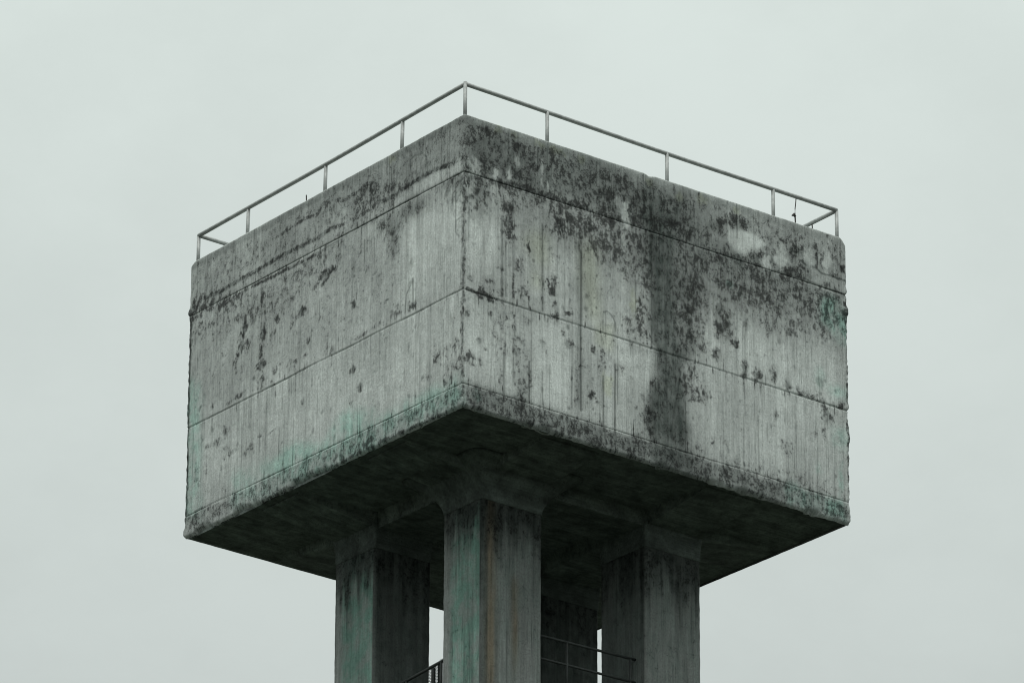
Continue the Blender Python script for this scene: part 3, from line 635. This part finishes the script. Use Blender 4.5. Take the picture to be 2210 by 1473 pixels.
# perimeter of the tank: left wall, right wall (dense), two rear walls (coarse)
p0 = np.linspace(0, WL, 561)[:-1]; p1 = np.linspace(0, WR, 641)[:-1]
p2 = np.linspace(0, WL, 81)[:-1]; p3 = np.linspace(0, WR, 81)[:-1]
PX = np.concatenate([-WL + p0, 0 * p1, -p2, 0 * p3 - WL])
PY = np.concatenate([0 * p0, p1, 0 * p2 + WR, WR - p3])
PU = np.concatenate([p0, WL + p1, WL + WR + p2, WL * 2 + WR + p3])
NX = np.concatenate([0 * p0, 0 * p1 + 1, 0 * p2, 0 * p3 - 1]); NY = np.concatenate([0 * p0 - 1, 0 * p1, 0 * p2 + 1, 0 * p3])
n0, n1, n2 = len(p0), len(p1), len(p2)
for i, (a, b) in ((0, (-1, -1)), (n0, (1, -1)), (n0 + n1, (1, 1)), (n0 + n1 + n2, (-1, 1))): NX[i] = a; NY[i] = b


def lerpc(D):
    return np.concatenate([D['L'] + (D['C'] - D['L']) * p0 / WL, D['C'] + (D['R'] - D['C']) * p1 / WR,
                           D['R'] + (D['B'] - D['R']) * p2 / WL, D['B'] + (D['L'] - D['B']) * p3 / WR])


DTU, DBU = lerpc(DT), lerpc(DB)
NAMES = dict(s='lichen', d='soot_shade', a='algae', o='ochre', c='clean', l='boardline')


def tank_band(name, v0, v1, cap0, cap1):
    rows = np.unique(np.concatenate([np.arange(v0, v1, .022), [v1]]))
    if v1 - rows[-2] < .006: rows = np.delete(rows, -2)
    V, Uq = np.meshgrid(rows, PU, indexing='ij')
    dens = Uq <= U_TOT
    A = {}
    for k in 'sdaocl':
        f = sample(CH[k], Uq, V)
        back = {'s': .35, 'd': .2}.get(k, 0.)
        A[NAMES[k]] = np.where(dens, f, back)
    # relief: rough face, pour joints, the slight step at each lift, worn arrises
    n = (fbm(Uq * 6, V * 5, 41) - .5) * .012 + (vnoise(Uq * 22, V * 1.2, 43) - .5) * .006
    for J, dp, wd in ((J1, .020, .018), (J2, .028, .016), (J3, .024, .015)):
        wob = (vnoise(Uq * .7, Uq * 0 + J, 47) - .5) * .03 + (vnoise(Uq * 9, Uq * 0 + J, 48) - .5) * .008
        n -= dp * np.exp(-((V - J - wob) / wd) ** 2) * (.45 + .8 * vnoise(Uq * 2.5, Uq * 0 + J, 49))
    n += np.where(V > J1, .004, 0) - .01 * ((V < J2) & (V > J3)) - A['boardline'] * .008
    n -= (.012 + .03 * (fbm(Uq * 8, V * 8, 52) - .35)) * np.where(V < J3, 1, 0) * .5
    # arrises: bottom edge rounded and broken, top edge worn
    eb = V; br = .07 + .10 * sstep(fbm(Uq * 1.6, Uq * 0 + 5, 61), .5, .8)
    br = np.where(dens, br, .05)
    n -= br * np.clip(1 - eb / (br * 1.5), 0, 1) ** 2 * np.where(dens, .7 + .6 * vnoise(Uq * 11, V * 9, 62), 1.)
    et = H - V
    n -= .008 * np.clip(1 - et / .03, 0, 1) ** 2
    # upright corners: crumbly, with lumps of moss
    cu = np.array([0, WL, U_TOT, U_TOT + WL, 2 * U_TOT])
    dc = np.min(np.abs(Uq[..., None] - cu), -1)
    lump = (fbm(V * 5.5, np.round(Uq / 12) , 71) - .5) * .075 + (vnoise(V * 14, np.round(Uq / 12) , 73) - .5) * .035
    hard = np.where(np.abs(Uq - WL) < 1, .35, np.where(Uq < 1, .30, .45))
    n += lump * hard * np.exp(-(dc / .07) ** 2) * sstep(J1 + .6 - V, 0, .6)
    for uc, vc, amp in ((0, 6.55, .04), (U_TOT, 6.0, .035), (U_TOT, 2.4, .02), (0, .12, .035)):
        n += amp * np.exp(-((Uq - uc) / .12) ** 2 - ((V - vc) / .16) ** 2)
    X = PX[None] + NX[None] * n; Y = PY[None] + NY[None] * n
    fr = V / H
    Z = V + DTU[None] * fr + DBU[None] * (1 - fr)
    # top corners worn round, one chip in the right-hand edge
    dR = np.hypot(X - 0, Y - WR); Z -= np.where(V > H - .6, .20 * np.clip(1 - dR / .20, 0, 1) ** 1.6 * sstep(V, H - .6, H), 0)
    dL = np.hypot(X + WL, Y); Z -= np.where(V > H - .5, .10 * np.clip(1 - dL / .2, 0, 1) ** 1.4 * sstep(V, H - .5, H), 0)
    Z -= .055 * np.exp(-((Uq - 18.13) / .10) ** 2) * sstep(V, H - .2, H)
    Z -= .014 * (fbm(Uq * 3, Uq * 0, 81) - .5) * sstep(V, H - .3, H)
    Z -= np.where(dens, .018, .007) * (fbm(Uq * 5, Uq * 0 + 3, 83) - .5) * sstep(.25 - V, 0, .25)
    P = np.stack([X, Y, Z + Z0], -1)
    F = np.stack([Uq, V, Uq * 0], -1)
    return grid_ring(name, P, A, F, M_WALL, tower, cap0, cap1)


tank_band('floor_slab', 0.0, J3, False, True)
tank_band('tank_wall', J3, J1, True, True)
tank_band('parapet', J1, H, True, True)

# soffit: a slab let in just above the lower arris, with its own drip step
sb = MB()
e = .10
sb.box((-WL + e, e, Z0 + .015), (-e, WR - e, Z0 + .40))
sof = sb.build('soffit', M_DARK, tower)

# pillars: a dense skin down to below the landing, plain below that
PIL = [(-4.36, -2.75, 2.78, 4.75, 'front'), (-9.02, -7.27, 2.78, 4.62, 'left'), (-4.63, -2.77, 8.20, 10.08, 'right'), (-9.05, -7.30, 8.30, 10.31, 'back')]


def pillar(x0, x1, y0, y1, which):
    ch = .05; st = .045
    def run(a, b): return np.linspace(a, b, max(3, int(abs(b - a) / st)))
    xs, ys, us = [], [], []
    cs = [(x0 + ch, y0), (x1 - ch, y0), (x1, y0 + ch), (x1, y1 - ch), (x1 - ch, y1), (x0 + ch, y1), (x0, y1 - ch), (x0, y0 + ch)]
    L = 0; px = []; 
    for i, (a, b) in enumerate(zip(cs, cs[1:] + cs[:1])):
        ln = math.hypot(b[0] - a[0], b[1] - a[1]); k = max(2, int(ln / st))
        for j in range(k):
            t = j / k; px.append((a[0] + (b[0] - a[0]) * t, a[1] + (b[1] - a[1]) * t, L + ln * t, i))
        L += ln
    px = np.array(px)
    zz = np.concatenate([[-Z0 - .3, -20, -12], np.arange(-8.4, .021, .05), [.03]])
    V, I = np.meshgrid(zz, np.arange(len(px)), indexing='ij')
    U = px[I, 2]; X = px[I, 0].copy(); Y = px[I, 1].copy(); side = px[I, 3]
    cx, cy = (x0 + x1) / 2, (y0 + y1) / 2
    dx = np.sign(X - cx) * np.minimum(np.abs(X - cx) / ((x1 - x0) / 2), 1); dy = np.sign(Y - cy) * np.minimum(np.abs(Y - cy) / ((y1 - y0) / 2), 1)
    sd = {'front': 101, 'left': 202, 'right': 303, 'back': 404}[which]
    rough = (fbm(U * 5, V * 4, sd) - .5) * .014
    X += dx * rough; Y += dy * rough
    south = (side <= 0.5); east = (side >= 1.5) & (side <= 2.5)
    # top dirt and painted overhang shade, algae on the weather side, brown streaks
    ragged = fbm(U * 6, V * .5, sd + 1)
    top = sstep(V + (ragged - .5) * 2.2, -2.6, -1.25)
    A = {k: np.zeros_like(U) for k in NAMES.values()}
    inner_shade = {'front': 0, 'left': .28, 'right': 0, 'back': .42}[which]  # extra darkening paints the shade on inward-facing sides
    fade = np.where(south, {'front': .02, 'left': .10, 'right': .62, 'back': .85}[which], .46 + inner_shade)  # dirt tone per side, plus painted shade where other pillars close in
    A['soot_shade'] = np.clip(1 - (1 - .82 * top) * (1 - fade) * (1 - .28 * sstep(fbm(U * 8, V * .35, sd + 2), .55, .8)), 0, .95)
    alg = sstep(fbm(U * 2.6, V * .45, sd + 3), .12, .42) * (1 - .8 * top)
    A['algae'] = np.where(south, np.clip(alg * 1.6, 0, 1) * sstep(U, .15, .45) * (.15 if which == 'right' else 1), 0) + np.where(east, .15 * alg, 0)
    A['lichen'] = np.clip(.16 + .35 * top + .3 * (fbm(U * 3, V * 1.2, sd + 5) - .4), 0, 1)
    A['boardline'] = .3 * sstep(vnoise(U * 14, V * .4, sd + 6), .70, .9)
    if which == 'front':
        ue = U - (x1 - x0)                                   # distance along the right-hand side
        br = np.exp(-((ue - .22) / .16) ** 2) * sstep(V, -99, -2.2) + .8 * np.exp(-((ue - 1.0) / .12) ** 2) * sstep(-V, 2.6, 3.2) * sstep(V, -6, -4.4)
        A['ochre'] = np.where(east, np.clip(br * (.5 + fbm(U * 9, V * 1.2, 9)), 0, 1), 0)
        A['soot_shade'] = np.clip(A['soot_shade'] + np.where(np.abs(U - (x1 - x0)) < .12, .35, 0), 0, .95)
    P = np.stack([X, Y, V + Z0], -1); F = np.stack([U + sd, V, U * 0], -1)
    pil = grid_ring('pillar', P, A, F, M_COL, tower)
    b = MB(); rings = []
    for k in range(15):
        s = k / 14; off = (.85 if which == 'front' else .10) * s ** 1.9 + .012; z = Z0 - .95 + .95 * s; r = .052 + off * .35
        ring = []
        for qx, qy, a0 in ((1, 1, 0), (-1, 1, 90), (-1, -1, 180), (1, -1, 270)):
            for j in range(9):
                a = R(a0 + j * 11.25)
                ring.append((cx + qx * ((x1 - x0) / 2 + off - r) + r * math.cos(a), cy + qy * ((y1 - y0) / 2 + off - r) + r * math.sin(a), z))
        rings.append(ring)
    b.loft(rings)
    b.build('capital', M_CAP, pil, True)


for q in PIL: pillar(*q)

# beams: between the pillars and, tapering, on out to the edge of the tank
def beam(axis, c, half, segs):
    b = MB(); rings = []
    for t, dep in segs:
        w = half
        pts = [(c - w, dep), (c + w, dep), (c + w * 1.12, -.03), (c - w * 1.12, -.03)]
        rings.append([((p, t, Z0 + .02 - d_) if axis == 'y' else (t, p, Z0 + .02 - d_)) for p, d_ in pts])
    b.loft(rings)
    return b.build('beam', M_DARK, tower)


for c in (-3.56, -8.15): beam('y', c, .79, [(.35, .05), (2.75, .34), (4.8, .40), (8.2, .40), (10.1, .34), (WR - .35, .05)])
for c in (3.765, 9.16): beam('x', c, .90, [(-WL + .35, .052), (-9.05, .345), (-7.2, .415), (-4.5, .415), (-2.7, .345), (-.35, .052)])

# broken-off bars standing in the parapet
for x, y, h in ((-7.235, .32, .36), (-.32, 12.03, .40)):
    b = MB(); b.tube([(x, y, Z0 + H - .15), (x + .004, y, Z0 + H + h * .5), (x - .012, y + .004, Z0 + H + h)], .017, 8)
    b.build('rebar_stub', M_REBAR, tower)

# ------------------------------------------------------------------ pipe railing on the roof
E_ = .14
rail = thing('roof_railing', 'thin grey pipe railing running round the top edge of the concrete tank', 'railing', (-WL / 2, WR / 2, Z0 + H))


def loc(x, y, z): return Vector((x + WL / 2, y - WR / 2, z - Z0 - H))


zc = {'L': Z0 + 8.815, 'C': Z0 + 9.0, 'R': Z0 + 8.995, 'B': Z0 + 8.90}
cor = {'L': (-WL + .10, E_), 'C': (-E_ - .02, E_ + .0), 'R': (-E_, WR - .16), 'B': (-WL + E_, WR - E_)}
b = MB()
order = ['L', 'C', 'R', 'B', 'L']
for a, c in zip(order[:-1], order[1:]):
    A_ = Vector((*cor[a], zc[a])); B_ = Vector((*cor[c], zc[c]))
    pts = []
    for k in range(13):
        t = k / 12
        p = A_.lerp(B_, t); p.z += -.025 * math.sin(math.pi * t) + .006 * math.sin(9 * t + len(b.v))
        pts.append(loc(*p))
    b.tube(pts, .056, 14)
hr = b.build('handrail', M_RAIL, rail, True)


def zrail(a, c, t): return zc[a] + (zc[c] - zc[a]) * t - .025 * math.sin(math.pi * t)


posts = []
def add_post(x, y, zt, lean=0.0):
    b = MB(); b.tube([loc(x, y, Z0 + H - .2), loc(x + lean, y + lean, zt)], .05, 12)
    o = b.build('post', M_RAIL, rail, True)


for k in 'LCRB': add_post(*cor[k], zc[k] + (.055 if k == 'C' else 0.0))
for x in (-9.64, -6.17, -2.83): add_post(x, E_, zrail('L', 'C', (x + WL) / WL), .012)
for y in (2.81, 6.83, 10.5): add_post(-E_, y, zrail('C', 'R', y / WR))
for x in (-3.2, -6.4, -9.4): add_post(x, WR - E_, zrail('R', 'B', -x / WL))
for y in (3.0, 6.4, 9.8): add_post(-WL + E_, y, zrail('L', 'B', y / WR))

# knotted wire hanging from the railing
b = MB()
zt = zrail('C', 'R', .882) - .04
wy = 11.31
b.tube([(-E_, wy, zt), (-E_ + .005, wy - .015, zt - .12), (-E_, wy - .04, zt - .32), (-E_, wy - .045, zt - .50), (-E_, wy - .04, zt - .62), (-E_, wy - .03, zt - .80)], [.014, .013, .014, .018, .02, .016], 8)
b.tube([(-E_, wy - .15, zt - .55), (-E_, wy - .09, zt - .50), (-E_, wy - .03, zt - .55)], [.02, .045, .03], 8)
w_o = b.build('hanging_wire', M_REBAR)
w_o['label'] = 'short knotted wire hanging from the roof railing near its right end'; w_o['category'] = 'wire'

# ------------------------------------------------------------------ railings on the landing between the pillars
b = MB()
b.box((-9.0, 2.95, Z0 - 5.75), (-2.95, 10.0, Z0 - 5.5))
b.build('landing', M_DARK, tower)


def landing_rail(name, label, p, q, heights, posts_, base, mat):
    p = Vector(p); q = Vector(q)
    t = thing(name, label, 'railing', (p.x, p.y, base))
    for nm, (za, zb), r in heights:
        b = MB(); b.tube([Vector((p.x, p.y, za)) - t.location, Vector((q.x, q.y, zb)) - t.location], r, 12); b.build(nm, mat, t, True)
    za, zb = heights[0][1]
    for s in posts_:
        b = MB(); c = p.lerp(q, s); b.tube([Vector((c.x, c.y, base - .05)) - t.location, Vector((c.x, c.y, za + (zb - za) * s)) - t.location], .036, 10); b.build('post', mat, t, True)
    return t


yA, yB = 4.74, 8.21
def fy(y): return (y - yA) / (yB - yA)
landing_rail('landing_railing', 'dark two bar pipe railing between the middle pillar and the right pillar', (-3.2, yA), (-3.2, yB),
             [('handrail', (Z0 - 4.03, Z0 - 3.97), .036), ('mid_rail', (Z0 - 4.645, Z0 - 4.60), .034)], (fy(5.93), fy(8.03)), Z0 - 5.5, M_RAIL2)
tl = landing_rail('landing_railing', 'dark pipe railing between the left pillar and the middle pillar', (-7.28, 3.2), (-4.35, 3.2),
             [('handrail', (Z0 - 4.845, Z0 - 4.625), .042)], (.30, .80), Z0 - 5.5, M_RAIL2)

# mesh screen standing behind that railing
ms = thing('mesh_screen', 'pale wire mesh screen with two dark uprights behind the left landing railing', 'screen', (-5.2, 3.45, Z0 - 5.5))
xa, xb, zt_, zb_ = -.52, .72, .98, 0.0
fr = MB()
for x, hw, hh in ((-.40, .06, .90), (-.175, .012, .98)): fr.box((x - hw, -.02, -.03), (x + hw, .03, hh))
fr.build('upright', M_RAIL2, ms)
lad = MB(); lad2 = MB()
for k in range(11):
    z = .05 + k * .085
    lad.tube([(-.47, 0, z), (-.60, 0, z + .03)], .008, 6); lad.tube([(-.60, 0, z + .03), (-.47, 0, z + .085)], .007, 6)
    lad2.tube([(-.33, 0, z), (-.20, 0, z + .07)], .008, 6); lad2.tube([(-.20, 0, z + .07), (-.33, 0, z + .085)], .008, 6)
lad.build('lacing', M_RAIL2, ms); lad2.build('lacing', M_RAIL2, ms)
mm = MB()
for k in range(9): x = -.13 + k * .055; mm.tube([(x, .01, .0), (x, .01, 1.04)], .0045, 6)
for k in range(18): z = .03 + k * .06; mm.tube([(-.15, .01, z), (.33, .01, z)], .0045, 6)
mm.build('mesh_panel', M_MESH, ms)

# ------------------------------------------------------------------ ground: one sheet with the hill the tower stands on
rr = np.concatenate([[0], np.linspace(4, 140, 50), np.geomspace(150, 9000, 30)])
aa = np.linspace(0, 2 * math.pi, 97)[:-1]
RR, AA = np.meshgrid(rr, aa, indexing='ij')
GX, GY = RR * np.cos(AA) - 6, RR * np.sin(AA) + 6.4
GZ = -28.0 * sstep(RR, 16, 120) + (fbm(GX * .05, GY * .05, 91) - .5) * 1.5 * sstep(RR, 20, 60)
Vg = np.stack([GX, GY, GZ], -1).reshape(-1, 3)
nr, na = RR.shape
ff = [(i * na + j, (i + 1) * na + j, (i + 1) * na + (j + 1) % na, i * na + (j + 1) % na) for i in range(1, nr - 1) for j in range(na)]
ff += [(0, na + j, na + (j + 1) % na) for j in range(na)]
me = bpy.data.meshes.new('ground'); me.from_pydata([tuple(v) for v in Vg], [], ff); me.update()
mg, q, p = new_mat('rough_grass')
t = q.n('ShaderNodeTexCoord'); v = t.outputs['Object']
q.put(p.inputs['Base Color'], q.mix(q.rng(q.noise(v, (.3, .3, .3), 6, .6), .35, .65), (.022, .032, .020), (.045, .050, .036)))
gr = link('ground', me, mg)
gr['kind'] = 'structure'
